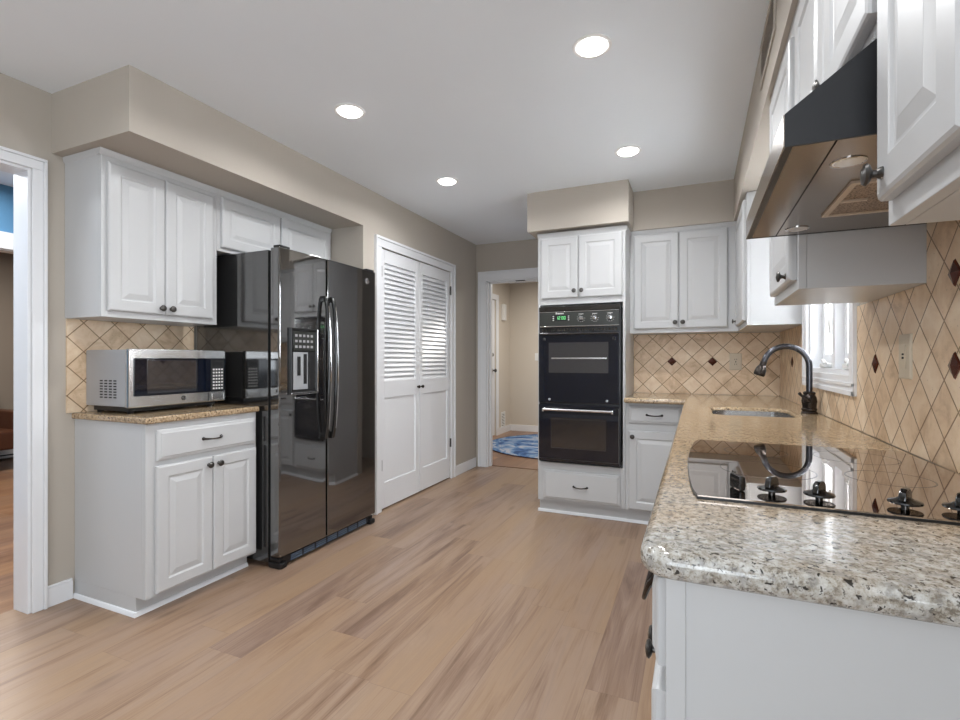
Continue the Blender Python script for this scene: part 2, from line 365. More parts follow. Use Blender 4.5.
# casings (profiled: thick outer band, thinner inner band)
def casing_boxes(u0, u1, zt, w, place):
    out = []
    for a, b in ((0.0, 0.25), (0.25, 1.0)):
        th = 0.024 if a == 0 else 0.016
        i0, i1 = w * a, w * b
        out += [place(u0 - w + i0, u0 - w + i1, 0, zt + w - i1, th), place(u1 + w - i1, u1 + w - i0, 0, zt + w - i1, th),
                place(u0 - w + i0, u1 + w - i0, zt + w - i1, zt + w - i0, th)]
    return out
pl_left = lambda a, b, z0, z1, th: (XL, a, z0, XL + th, b, z1)
struct(B(*casing_boxes(0.30, 1.262, 2.055, 0.055, pl_left), bev=0.003).done('trim_1', 'trim'), 'white casing around the left doorway')
struct(B((-2.941, 1.250, 0, XL, 1.263, 2.055), (-2.941, 0.30, 0, XL, 0.313, 2.055), (-2.941, 0.313, 2.043, XL, 1.250, 2.056)).done('trim_2', 'trim'), 'white jamb lining inside the left doorway')
pl_c = lambda a, b, z0, z1, th: (XC, a, z0, XC + th, b, z1)
struct(B(*casing_boxes(CY0, CY1, CT, 0.08, pl_c), bev=0.003).done('trim_3', 'trim'), 'white casing around the louvered closet doors')
pl_e = lambda a, b, z0, z1, th: (a, YE - th, z0, b, YE, z1)
struct(B(*casing_boxes(HX0, HX1, HT, 0.10, pl_e), bev=0.003).done('trim_4', 'trim'), 'white casing around the hall doorway')
struct(B((HX0 - 0.001, YE, 0, HX0 + 0.013, YE + 0.13, HT), (HX1 - 0.013, YE, 0, HX1 + 0.001, YE + 0.13, HT), (HX0, YE, HT - 0.013, HX1, YE + 0.13, HT + 0.001),
         (HX0 + 0.013, YE + 0.05, 0, HX0 + 0.025, YE + 0.09, HT - 0.013), (HX0 + 0.013, YE + 0.05, HT - 0.025, HX1 - 0.013, YE + 0.09, HT - 0.013)).done('trim_6', 'trim'), 'white jamb lining inside the hall doorway')
sk = B((-1.78, YE + 0.02, HT - 0.018, -1.68, YE + 0.045, HT - 0.0125)).done('latch_strike', 'dark'); tag(sk, 'small black latch plate on the hall doorway head jamb', 'latch')
# baseboards
def bb(name, x0, y0, x1, y1, lab=None, h=0.10):
    mb = MB().box(x0, y0, 0, x1, y1, h - 0.012, 0.001)
    cx0, cx1, cy0, cy1 = x0, x1, y0, y1
    mb.box(cx0 + 0.0, cy0, h - 0.012, cx1, cy1, h, 0.004)
    return struct(mb.done(name, 'trim'), lab)
bb('baseboard_left', XL, 1.318, XL + 0.014, 1.424, 'white baseboard beside the left doorway')
bb('baseboard_closet', XC, CY1 + 0.081, XC + 0.014, YE - 0.025, 'white baseboard right of the closet')
bb('baseboard_hall', -2.85, 7.736, 0.4, 7.75, 'white baseboard at the end of the hall')
bb('baseboard_hall_left', -2.85, 7.21, -2.836, 7.736)
bb('baseboard_rear', -2.84, -2.4, 0.56, -2.386)

# closet louvered doors
def closet_door(n, y0, y1, knob_side, label):
    w = y1 - y0; o = thing('door_%d' % n, label, 'closet door', (XC - 0.003, y0, 0.012), PI / 2)
    del o['category']; o['kind'] = 'structure'
    zt = CT - 0.016; st = 0.058; zl0, zl1, zp0, zp1 = 0.99, zt - 0.105, 0.20, 0.86
    B((0.002, 0, 0, st, 0.032, zt), (w - st, 0, 0, w - 0.002, 0.032, zt), (st, 0, zl1, w - st, 0.032, zt), (st, 0, zp1, w - st, 0.032, zl0), (st, 0, 0, w - st, 0.032, zp0), bev=0.0025).done('door_frame', 'trim', o)
    mb = MB(); k = 24; h = (zl1 - zl0) / k
    for i in range(k):
        z = zl0 + i * h
        mb.prism([(0.004, z + 0.001), (0.009, z + 0.001), (0.029, z + h + 0.004), (0.024, z + h + 0.004)][::1], 'x', st - 0.004, w - st + 0.004)
    mb.box(st - 0.004, 0.0295, zl0, w - st + 0.004, 0.031, zl1)
    mb.done('louver_panel', 'trim', o, smooth=False)
    MB().panel(st - 0.003, w - st + 0.003, zp0 - 0.003, zp1 + 0.003, [(0, 0.030), (0, 0.012), (0.012, 0.012), (0.03, 0.006)]).done('lower_panel', 'trim', o)
    kx = 0.03 if knob_side == 0 else w - 0.03
    MB().lathe([(0.008, 0), (0.006, 0.008), (0.013, 0.014), (0.015, 0.02), (0.011, 0.026), (0, 0.028)], (kx, 0, 0.925), (0, -1, 0), 16).done('knob', 'bronze', o)
    hx = 0.0 if knob_side else w
    for hz in (0.30, 1.80):
        B((hx - 0.006, -0.016, hz, hx + 0.006, 0.004, hz + 0.085), bev=0.002).done('hinge', 'pewter', o)
    return o
ym = (CY0 + CY1) / 2
closet_door(1, CY0 + 0.003, ym - 0.002, 1, 'white louvered closet door on the left, beside the fridge')
closet_door(2, ym + 0.002, CY1 - 0.003, 0, 'white louvered closet door on the right, towards the hall')

# sink window (casing, frame, two casement sashes with cranks)
win = thing('window_1', 'white casement window over the sink', 'window', (XR, (WY0 + WY1) / 2, WZ0)); del win['category']; win['kind'] = 'structure'
hw = (WY1 - WY0) / 2; wh = WZ1 - WZ0
cw = 0.078
B((-0.018, -hw - cw, -cw, 0.0, -hw, wh + cw), (-0.018, hw, -cw, 0.0, hw + cw, wh + cw), (-0.018, -hw, wh, 0.0, hw, wh + cw), (-0.018, -hw, -cw, 0.0, hw, 0.0),
  (-0.024, -hw - cw, -cw, -0.018, -hw - cw + 0.02, wh + cw), (-0.024, hw + cw - 0.02, -cw, -0.018, hw + cw, wh + cw), (-0.024, -hw - cw, -cw, -0.018, hw + cw, -cw + 0.02), (-0.024, -hw - cw, -cw + 0.035, -0.018, hw + cw, -cw + 0.05), bev=0.002).done('window_casing', 'trim', win)
B((0.0, -hw, 0, 0.13, -hw + 0.015, wh), (0.0, hw - 0.015, 0, 0.13, hw, wh), (0, -hw + 0.015, 0, 0.13, hw - 0.015, 0.02), (0, -hw + 0.015, wh - 0.015, 0.13, hw - 0.015, wh), (0.02, -0.025, 0.02, 0.13, 0.025, wh - 0.015), bev=0.001).done('window_frame', 'trim', win)
for y0, y1 in ((-hw + 0.016, -0.026), (0.026, hw - 0.016)):
    sx0, sx1, sb = 0.055, 0.095, 0.05
    so = B((sx0, y0, 0.021, sx1, y0 + sb, wh - 0.016), (sx0, y1 - sb, 0.021, sx1, y1, wh - 0.016), (sx0, y0 + sb, 0.021, sx1, y1 - sb, 0.021 + sb + 0.02), (sx0, y0 + sb, wh - 0.016 - sb, sx1, y1 - sb, wh - 0.016), bev=0.003).done('sash', 'trim', win)
    B((0.074, y0 + sb - 0.004, 0.08, 0.078, y1 - sb + 0.004, wh - 0.06)).done('pane', 'glass', so)
    cy = (y0 + y1) / 2 - 0.05
    MB().box(0.004, cy - 0.05, 0.0205, 0.05, cy + 0.05, 0.045, 0.008).tube([(0.026, cy + 0.03, 0.04), (0.015, cy + 0.02, 0.058), (0.005, cy - 0.05, 0.052), (0.003, cy - 0.075, 0.04)], [0.009, 0.009, 0.007, 0.01]).done('crank', 'wplastic', win)
    MB().box(0.036, cy - 0.01, 0.19, 0.056, cy + 0.014, 0.27, 0.006).box(0.03, cy - 0.004, 0.22, 0.04, cy + 0.008, 0.34, 0.004).done('sash_lock', 'wplastic', win)

# ------------------------------------------------------------------ hardware + cabinets
def knob(x, z, parent, y=-0.02):
    return MB().lathe([(0.0095, 0), (0.0085, 0.003), (0.0055, 0.007), (0.0055, 0.012), (0.0135, 0.0155), (0.0165, 0.019), (0.0145, 0.0225), (0.006, 0.025), (0, 0.0255)], (x, y, z), (0, -1, 0), 20).done('knob', 'pewter', parent)
def pull(x, z, parent, y=-0.02, L=0.10, droop=0.006):
    h = L / 2; pts = []; rad = []
    for i in range(13):
        a = i / 12; u = -h + L * a
        pts.append((x + u, y - 0.002 - 0.026 * math.sin(PI * a) ** 0.55, z - droop * math.sin(PI * a))); rad.append(0.0042 + 0.0025 * abs(2 * a - 1) ** 3)
    mb = MB().tube(pts, rad, 10)
    for sx in (-h, h): mb.lathe([(0.009, 0), (0.008, 0.004), (0, 0.006)], (x + sx, y, z), (0, -1, 0), 14)
    return mb.done('handle', 'bronze', parent)
DOOR = [(0, 0), (0, -0.013), (0.003, -0.0175), (0.008, -0.02), (0.052, -0.02), (0.055, -0.0180), (0.058, -0.0150), (0.061, -0.0145), (0.064, -0.0145), (0.086, -0.0192), (0.088, -0.0198)]
DRAW = [(0, 0), (0, -0.010), (0.004, -0.0135), (0.014, -0.016), (0.018, -0.0195), (0.022, -0.02)]
def cab_door(x0, x1, z0, z1, kn, parent):
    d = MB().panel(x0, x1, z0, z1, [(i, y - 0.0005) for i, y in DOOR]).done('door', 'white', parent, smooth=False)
    if kn: knob(kn[0], kn[1], d, -0.0205)
    return d
def cab_drawer(x0, x1, z0, z1, parent, hx=None, droop=0.003):
    d = MB().panel(x0, x1, z0, z1, [(i, y - 0.0005) for i, y in DRAW]).done('drawer', 'white', parent, smooth=False)
    pull((x0 + x1) / 2 if hx is None else hx, (z0 + z1) / 2, d, -0.0205, droop=droop)
    return d
def cabinet(name, label, loc, rz, w, d, h, doors, drawers=(), toe=0.0, top=False, group=None, ends=(), shoe=False, cat='cabinet', tk=0.045):
    o = thing(name, label, cat, loc, rz, group)
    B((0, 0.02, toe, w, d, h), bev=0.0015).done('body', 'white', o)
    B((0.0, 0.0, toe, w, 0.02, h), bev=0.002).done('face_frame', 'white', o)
    if toe:
        B((0.0, tk, 0.0, w, d, toe)).done('toe_kick', 'white', o)
        if shoe:
            mb = MB().prism([(tk - 0.012, 0), (tk, 0), (tk, 0.02), (tk - 0.005, 0.018), (tk - 0.010, 0.011)], 'x', -0.012 if 'l' in ends else 0, w)
            if 'l' in ends: mb.prism([(-0.012, 0), (0, 0), (0, 0.02), (-0.005, 0.018), (-0.010, 0.011)], 'y', tk - 0.012, d)
            mb.done('shoe_molding', 'trim', o)
    if top:
        mb = MB().prism([(-0.013, h - 0.001), (0.02, h - 0.001), (0.02, h - 0.03), (0.0, h - 0.03), (-0.007, h - 0.022), (-0.009, h - 0.01)], 'x', -0.010 if 'l' in ends else 0, w + (0.010 if 'r' in ends else 0))
        if 'l' in ends: mb.prism([(-0.010, h - 0.001), (0.0, h - 0.001), (0.0, h - 0.03), (-0.006, h - 0.02)], 'y', 0.02, d)
        if 'r' in ends: mb.prism([(w + 0.010, h - 0.001), (w, h - 0.001), (w, h - 0.03), (w + 0.006, h - 0.02)], 'y', 0.02, d)
        mb.done('top_molding', 'white', o)
    for a in doors: cab_door(*a, o)
    for a in drawers: cab_drawer(*a[:4], o, *a[4:])
    return o
LR, RR = PI / 2, -PI / 2
# ---- left run
FX = -2.275
w = 0.609
cabinet('base_cabinet', 'white base cabinet with one drawer and two doors under the microwave counter', (FX, 1.437, 0), LR, w, FX - XL - 0.001, 0.8795,
        [(0.040, 0.326, 0.100, 0.682, (0.300, 0.642)), (0.329, w - 0.012, 0.100, 0.682, (0.357, 0.642))], [(0.044, w - 0.012, 0.706, 0.848)], toe=0.085, ends=('l',), shoe=True, tk=0.07)
UX = -2.528
cabinet('wall_cabinet', 'white two-door wall cabinet hanging above the microwave', (UX, 1.395, 1.372), LR, 0.603, UX - XL - 0.001, 0.782,
        [(0.022, 0.291, 0.03, 0.725, (0.268, 0.062)), (0.294, 0.570, 0.03, 0.725, (0.320, 0.062))], top=True, ends=('l',))
cabinet('wall_cabinet', 'white short two-door wall cabinet above the refrigerator', (UX, 1.999, 1.80), LR, 0.968, UX - XL - 0.001, 0.354,
        [(0.022, 0.458, 0.022, 0.310, (0.43, 0.05)), (0.468, 0.945, 0.022, 0.310, (0.50, 0.05))], top=True)
# ---- oven tower (open box so the ovens sit inside)
OX0, OX1, OY = -1.12, -0.470, 3.668
ov = thing('oven_cabinet', 'tall white oven cabinet with two doors above and a drawer below the black ovens', 'cabinet', (OX0, OY, 0))
ow = OX1 - OX0; oh = 2.134; od = YB - OY - 0.001
B((0, 0.02, 0.10, 0.02, od, oh), (ow - 0.02, 0.02, 0.10, ow, od, oh), (0.02, 0.02, 0.10, ow - 0.02, od, 0.385), (0.02, 0.02, 1.60, ow - 0.02, od, oh), (0.02, od - 0.01, 0.385, ow - 0.02, od, 1.60)).done('body', 'white', ov)
B((0, 0, 0.10, 0.018, 0.02, oh), (ow - 0.018, 0, 0.10, ow, 0.02, oh), (0.018, 0, 0.10, ow - 0.018, 0.02, 0.392), (0.018, 0, 1.588, ow - 0.018, 0.02, oh), bev=0.0015).done('face_frame', 'white', ov)
B((0, 0.05, 0, ow, od, 0.10)).done('toe_kick', 'white', ov)
MB().prism([(0.036, 0), (0.05, 0), (0.05, 0.02), (0.044, 0.018), (0.038, 0.011)], 'x', -0.012, ow).prism([(-0.012, 0), (0, 0), (0, 0.02), (-0.005, 0.018), (-0.010, 0.011)], 'y', 0.036, od).done('shoe_molding', 'trim', ov)
MB().prism([(-0.013, oh), (0.02, oh), (0.02, oh - 0.03), (0.0, oh - 0.03), (-0.007, oh - 0.022)], 'x', -0.002, ow + 0.012).prism([(ow + 0.012, oh), (ow, oh), (ow, oh - 0.03), (ow + 0.006, oh - 0.02)], 'y', 0.02, 0.25).done('top_molding', 'white', ov)
cab_door(0.030, 0.311, 1.635, 2.092, (0.285, 1.685), ov); cab_door(0.315, ow - 0.02, 1.635, 2.092, (0.341, 1.685), ov)
cab_drawer(0.045, ow - 0.035, 0.118, 0.338, ov)
# ---- far run
cabinet('base_cabinet', 'white base cabinet with drawer and door right of the ovens', (-0.469, OY, 0), 0, 0.428, od, 0.868,
        [(0.022, 0.40, 0.11, 0.668, (0.05, 0.628))], [(0.022, 0.372, 0.722, 0.846)], toe=0.10, shoe=True)
cabinet('wall_cabinet', 'white two-door wall cabinet above the far counter', (-0.469, 3.92, 1.372), 0, 0.733, YB - 3.92 - 0.001, 0.775,
        [(0.03, 0.345, 0.03, 0.735, (0.322, 0.075)), (0.350, 0.668, 0.03, 0.735, (0.374, 0.075))], top=True)
# ---- right run uppers
RX = 0.265; rd = XR - RX - 0.001
cabinet('wall_cabinet', 'white corner wall cabinet left of the sink window', (RX, YB - 0.001, 1.372), RR, YB - 0.001 - 3.256, rd, 0.775,
        [(0.30, 0.895, 0.03, 0.735, (0.335, 0.065))], top=False)
cabinet('wall_cabinet', 'white wall cabinet hanging between the range hood and the sink window', (RX, 2.136, 1.372), RR, 2.136 - 1.656, rd, 0.775,
        [(0.03, 0.455, 0.03, 0.735, (0.398, 0.05))], top=True)
cabinet('wall_cabinet', 'white short two-door wall cabinet directly above the range hood', (RX, 1.654, 1.69), RR, 1.654 - 0.936, rd, 0.457,
        [(0.06, 0.40, 0.025, 0.417, (0.372, 0.044)), (0.405, 0.695, 0.025, 0.417, (0.433, 0.044))], top=True)
cabinet('wall_cabinet', 'white tall wall cabinet nearest the camera, right of the range hood', (RX, 0.934, 1.372), RR, 0.30, rd, 0.775,
        [(0.018, 0.275, 0.034, 0.735, (0.047, 0.068))], top=True)
# ---- right run base cabinets, fronts facing the room
BX = -0.040; bd = XR - BX - 0.001
c1 = cabinet('base_cabinet', 'white base cabinet under the near end of the cooktop counter', (BX, 1.19, 0), RR, 0.452, bd, 0.868,
        [(0.015, 0.226, 0.105, 0.700, (0.20, 0.65)), (0.230, 0.441, 0.105, 0.700, (0.25, 0.65))], [(0.015, 0.441, 0.735, 0.860, 0.24, 0.06)], toe=0.10)
# applied stile on its exposed end
B((0.452, 0.0, 0.0, 0.456, 0.026, 0.868), bev=0.0015).done('end_stile', 'white', c1)
base_labels = ['white base cabinet under the far side of the cooktop', 'white base cabinet between cooktop and sink', 'white sink base cabinet below the faucet', ]
for (y1, y0), lab in zip(((1.79, 1.191), (2.39, 1.791), (3.19, 2.391)), base_labels):
    ww = y1 - y0
    sink = lab.startswith('white sink')
    o = thing('base_cabinet', lab, 'cabinet', (BX, y1, 0), RR)
    top_h = 0.60 if sink else 0.868
    B((0, 0.02, 0.10, ww, bd, top_h)).done('body', 'white', o)
    B((0, 0, 0.10, ww, 0.02, 0.868)).done('face_frame', 'white', o); B((0, 0.045, 0, ww, bd, 0.10)).done('toe_kick', 'white', o)
    cab_door(0.02, ww / 2 - 0.002, 0.105, 0.70, (ww / 2 - 0.03, 0.65), o); cab_door(ww / 2 + 0.002, ww - 0.02, 0.105, 0.70, (ww / 2 + 0.03, 0.65), o)
    cab_drawer(0.02, ww - 0.02, 0.725, 0.855, o)
B((BX, 3.191, 0.0, XR - 0.001, YB - 0.001, 0.868)).done('base_cabinet', 'white')
tag(bpy.data.objects[[o.name for o in C.objects if o.name.startswith('base_cabinet')][-1]], 'white blind corner base cabinet under the corner of the counter', 'cabinet')

# ------------------------------------------------------------------ countertops
def counter(name, outline, hole, z0, z1, label, bev=0.012):
    b = bmesh.new()
    def loop(pts):
        vs = [b.verts.new((x_, y_, z1)) for x_, y_ in pts]
        return [b.edges.new((vs[i], vs[(i + 1) % len(vs)])) for i in range(len(vs))]
    es = loop(outline) + (loop(hole) if hole else [])
    bmesh.ops.triangle_fill(b, use_beauty=True, use_dissolve=False, edges=es)
    bmesh.ops.recalc_face_normals(b, faces=b.faces)
    if b.faces[0].normal.z < 0: bmesh.ops.reverse_faces(b, faces=b.faces)
    r = bmesh.ops.extrude_face_region(b, geom=list(b.faces))
    vs = [g for g in r['geom'] if isinstance(g, bmesh.types.BMVert)]
    # extruded copy becomes the top; original becomes the bottom
    bmesh.ops.translate(b, vec=(0, 0, 0), verts=vs)
    top = set(vs)
    for vv in b.verts:
        if vv not in top: vv.co.z = z0
    bmesh.ops.recalc_face_normals(b, faces=b.faces)
    b.normal_update()
    eds = [e for e in b.edges if len(e.link_faces) == 2 and abs(abs(e.link_faces[0].normal.z) - abs(e.link_faces[1].normal.z)) > 0.8]
    if bev: bmesh.ops.bevel(b, geom=eds, offset=bev, segments=4, affect='EDGES', profile=0.5)
    mb = MB(); mb.add(b)
    return tag(mb.done(name, 'granite'), label, 'countertop')
def rr(x0, y0, x1, y1, r, n=6, corners='abcd'):
    pts = []
    for (cx, cy, a0, k) in ((x0 + r, y0 + r, PI, 'a'), (x1 - r, y0 + r, 1.5 * PI, 'b'), (x1 - r, y1 - r, 0, 'c'), (x0 + r, y1 - r, PI / 2, 'd')):
        if k in corners: pts += [(cx + r * math.cos(a0 + PI / 2 * i / n), cy + r * math.sin(a0 + PI / 2 * i / n)) for i in range(n + 1)]
        else: pts.append({'a': (x0, y0), 'b': (x1, y0), 'c': (x1, y1), 'd': (x0, y1)}[k])
    return pts
SX0, SX1, SY0, SY1 = 0.075, 0.435, 2.64, 3.08
ol = []
r = 0.045; cx, cy = -0.076 + r, 0.715 + r
ol += [(cx + r * math.cos(PI + PI / 2 * i / 6), cy + r * math.sin(PI + PI / 2 * i / 6)) for i in range(7)]
ol += [(XR - 0.001, 0.715), (XR - 0.001, YB - 0.001), (OX1 + 0.001, YB - 0.001), (OX1 + 0.001, 3.575), (-0.076, 3.575)]
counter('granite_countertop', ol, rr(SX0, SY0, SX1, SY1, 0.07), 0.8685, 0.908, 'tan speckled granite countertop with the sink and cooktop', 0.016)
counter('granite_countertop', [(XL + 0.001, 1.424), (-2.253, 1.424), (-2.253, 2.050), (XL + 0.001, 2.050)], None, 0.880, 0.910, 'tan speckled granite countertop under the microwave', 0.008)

# ------------------------------------------------------------------ backsplashes
def splash(name, loc, rz, boxes, accents, label):
    o = B(*boxes).done(name, 'tile'); o.location = loc; o.rotation_euler = (0, 0, rz); struct(o, label)
    for ax, az in accents:
        b = bmesh.new(); s_ = 0.033
        vs = [b.verts.new(c_) for c_ in ((-s_, 0, 0), (0, 0, -s_), (s_, 0, 0), (0, 0, s_))]
        v2 = [b.verts.new((c.co.x * 0.86, -0.004, c.co.z * 0.86)) for c in vs]; ap = b.verts.new((0, -0.010, 0))
        for i in range(4):
            j = (i + 1) % 4; b.faces.new((vs[i], vs[j], v2[j], v2[i])); b.faces.new((v2[i], v2[j], ap))
        bmesh.ops.translate(b, vec=(ax, boxes[0][1], az), verts=b.verts); bmesh.ops.recalc_face_normals(b, faces=b.faces)
        mb = MB(); mb.add(b); mb.done('accent_tile', 'accent', o, smooth=False)
    return o
ZA = 1.157; zb = 0.909 - ZA; zt = 1.371 - ZA
splash('trim_7', (-0.18, YB - 0.01, ZA), 0, [(-0.288, 0.0, zb, XR - 0.002 + 0.18, 0.0095, zt)], [(0, 0), (2 * D, 0)], 'tan diamond tile backsplash on the far wall')
YA = 2.058
splash('trim_8', (XR - 0.01, YA, ZA), RR, [(YA - 1.655, 0, zb, YA - 0.62, 0.0095, 1.60 - ZA), (YA - 2.271, 0, zb, YA - 1.655, 0.0095, zt), (YA - 3.254, 0, zb, YA - 2.271, 0.0095, 1.031 - ZA), (YA - 4.155, 0, zb, YA - 3.254, 0.0095, zt)],
       [(0, 0), (0.561, 0), (0.561, 1.5 * D), (-11 * D, 0)], 'tan diamond tile backsplash along the right wall')
splash('trim_9', (XL + 0.01, 1.40 + 2 * D, ZA - 0.054), LR, [(-2 * D, 0, zb + 0.056, 0.665 - 2 * D, 0.0095, zt + 0.054)], [], 'tan diamond tile backsplash behind the microwave')

# outlets and switches
def plate(name, label, cat, loc, rz, w_, h_, kind, m='plastic'):
    o = thing(name, label, cat, loc, rz)
    MB().panel(-w_ / 2, w_ / 2, -h_ / 2, h_ / 2, [(0, 0), (0, -0.003), (0.004, -0.006)]).done('cover_plate', m, o)
    if kind == 'outlet':
        MB().box(-0.017, -0.0085, -0.035, 0.017, -0.006, 0.035, 0.002).done('receptacle', m, o)
        B((-0.008, -0.0088, -0.024, -0.005, -0.0084, -0.014), (0.005, -0.0088, -0.024, 0.008, -0.0084, -0.014), (-0.008, -0.0088, 0.012, -0.005, -0.0084, 0.022), (0.005, -0.0088, 0.012, 0.008, -0.0084, 0.022), (-0.003, -0.0088, -0.005, 0.003, -0.0084, 0.005)).done('slots', 'dark', o)
    elif kind == 'rocker':
        MB().box(-0.017, -0.0085, -0.035, 0.017, -0.006, 0.035, 0.002).done('receptacle', m, o)
        B((-0.006, -0.0095, -0.007, 0.006, -0.0084, -0.001), (-0.006, -0.0095, 0.004, 0.006, -0.0084, 0.009)).done('buttons', 'dark', o)
    else:
        MB().box(-0.006, -0.018, -0.012, 0.006, -0.006, 0.012, 0.002).done('toggle', m, o)
    return o
plate('outlet', 'almond wall outlet on the far tile backsplash', 'outlet', (0.265, YB - 0.010, 1.157), 0, 0.082, 0.125, 'outlet')
plate('outlet', 'almond test-button outlet on the right tile backsplash below the cabinets', 'outlet', (XR - 0.010, 1.79, 1.18), RR, 0.088, 0.128, 'rocker')
plate('light_switch', 'white light switch on the end wall of the hall', 'switch', (-2.38, 7.75, 1.22), 0, 0.08, 0.12, 'toggle', 'wplastic')

# ------------------------------------------------------------------ refrigerator
FY0, FY1 = 2.068, 2.968; fw = FY1 - FY0
fr = thing('refrigerator', 'black side-by-side refrigerator with ice dispenser', 'refrigerator', (-2.185, FY0, 0), LR)   # local y=0 at the body front, doors project to -y
fd = -2.185 - XL - 0.03
B((0.0, 0.02, 0.03, fw, fd, 1.79), bev=0.004).done('body', 'fridge_side', fr)
B((0.012, 0.0, 0.05, fw - 0.012, 0.02, 1.78)).done('gasket', 'dark', fr)
def fdoor(x0, x1, z0, z1):
    n = 10; T = 0.062; bow = 0.010; wd = x1 - x0; e = 0.012
    front = []
    for i in range(n + 1):
        a = i / n; u = x0 + wd * a
        g = (u / fw) * 2 - 1
        yy = -T - bow * (1 - g * g)
        front.append((u, yy))
    # round the outer edges
    poly = [(x0, 0.0), (x0, front[0][1] + e), (x0 + e * 0.3, front[0][1] + e * 0.3)] + [(x0 + e, front[0][1] - 0.001)] + front[1:-1] + [(x1 - e, front[-1][1] - 0.001), (x1 - e * 0.3, front[-1][1] + e * 0.3), (x1, front[-1][1] + e), (x1, 0.0)]
    return MB().prism(poly, 'z', z0, z1, 0.004, 2, side_only=True)
xs = 0.376
d1 = fdoor(0.0, xs - 0.004, 0.07, 1.80).done('freezer_door', 'fridge', fr)
d2 = fdoor(xs + 0.004, fw, 0.07, 1.80).done('fridge_door', 'fridge', fr)
# hinge covers, feet, grille
B((0.01, -0.055, 1.801, 0.09, -0.005, 1.816), bev=0.006).done('hinge_cover', 'black_plastic', fr)
B((fw - 0.09, -0.055, 1.801, fw - 0.01, -0.005, 1.816), bev=0.006).done('hinge_cover', 'black_plastic', fr)
B((0.03, -0.045, 0.012, fw - 0.03, 0.0, 0.062), bev=0.004).done('kick_grille', 'black_plastic', fr)
mb = MB()
for i in range(7):
    a = 0.09 + i * (fw - 0.18) / 7
    for zz in (0.020, 0.032, 0.044): mb.box(a + 0.012, -0.049, zz, a + (fw - 0.18) / 7 - 0.004, -0.0445, zz + 0.007)
mb.done('grille_slats', 'grille', fr)
for x0 in (0.005, fw - 0.065):
    MB().box(x0, -0.066, 0.0, x0 + 0.055, 0.03, 0.036, 0.010).box(x0 + 0.005, -0.05, 0.036, x0 + 0.045, 0.02, 0.060, 0.006).lathe([(0.010, 0), (0.010, 0.003), (0, 0.004)], (x0 + 0.028, -0.066, 0.02), (0, -1, 0), 14).done('foot_cover', 'black_plastic', fr)
def fy(u):
    g = (u / fw) * 2 - 1; return -0.062 - 0.010 * (1 - g * g)
# handles
for hx in (xs - 0.032, xs + 0.032):
    pts = []; rad = []
    for i in range(17):
        a = i / 16; zz = 0.69 + (1.555 - 0.69) * a
        pts.append((hx, fy(hx) - 0.018 - 0.030 * math.sin(PI * a) ** 0.6, zz)); rad.append(0.0125)
    hb = MB().tube(pts, rad, 12).box(hx - 0.011, fy(hx) - 0.022, 0.68, hx + 0.011, fy(hx) + 0.004, 0.72, 0.004).box(hx - 0.011, fy(hx) - 0.022, 1.53, hx + 0.011, fy(hx) + 0.004, 1.565, 0.004).done('handle', 'knobblack', fr)
    ps = [(p_[0] + 0.002, p_[1] - 0.0105, p_[2]) for p_ in pts[1:-1]]
    MB().tube(ps, 0.0036, 8).done('handle_trim', 'chrome', hb)
# dispenser
dx0, dx1, dz0, dz1 = 0.068, 0.285, 0.975, 1.355; yf = fy(0.18)
dp = MB().panel(dx0, dx1, dz0, dz1, [(0, yf + 0.006), (0, yf - 0.010), (0.004, yf - 0.014), (0.012, yf - 0.014), (0.016, yf - 0.008)]).done('dispenser', 'black_plastic', d1)
mb = MB()
B((dx0, yf - 0.018, dz0 - 0.004, dx1, yf - 0.010, dz0 + 0.008), (dx1 - 0.008, yf - 0.018, dz0, dx1, yf - 0.010, dz1), bev=0.003).done('dispenser_trim', 'chrome', d1)
B((dx0 + 0.02, yf - 0.012, 1.225, dx1 - 0.02, yf - 0.0078, 1.335), bev=0.002).done('dispenser_controls', 'charcoal', d1)
mb = MB()
for i in range(5):
    for j in range(3): mb.box(dx0 + 0.032 + i * 0.031, yf - 0.0135, 1.240 + j * 0.032, dx0 + 0.050 + i * 0.031, yf - 0.0118, 1.254 + j * 0.032, 0.001)
mb.done('dispenser_buttons', 'grey', d1)
B((dx0 + 0.02, yf - 0.010, 1.0, dx1 - 0.02, yf - 0.0075, 1.215)).done('dispenser_recess', 'side_steel', d1)
B((dx0 + 0.10, yf - 0.0125, 1.03, dx0 + 0.125, yf - 0.0095, 1.205), (dx0 + 0.05, yf - 0.0125, 1.08, dx0 + 0.075, yf - 0.0095, 1.19), (dx0 + 0.135, yf - 0.012, 1.0, dx1 - 0.022, yf - 0.0095, 1.215), bev=0.001).done('dispenser_paddle', 'dark', d1)
# round badge
bx = 2.86 - FY0
MB().lathe([(0.021, 0), (0.021, 0.003), (0.0175, 0.0035), (0.017, 0.002), (0, 0.002)], (bx, fy(bx) + 0.0005, 1.722), (0, -1, 0), 24).tube([(bx + 0.009 * math.cos(a), fy(bx) - 0.003, 1.722 + 0.008 * math.sin(a)) for a in [0.3 + 0.4 * i for i in range(13)]], 0.0016, 6).tube([(bx + 0.004 * math.cos(a), fy(bx) - 0.003, 1.722 + 0.005 * math.sin(a)) for a in [0.4 * i for i in range(13)]], 0.0014, 6).done('badge', 'chrome', d2)

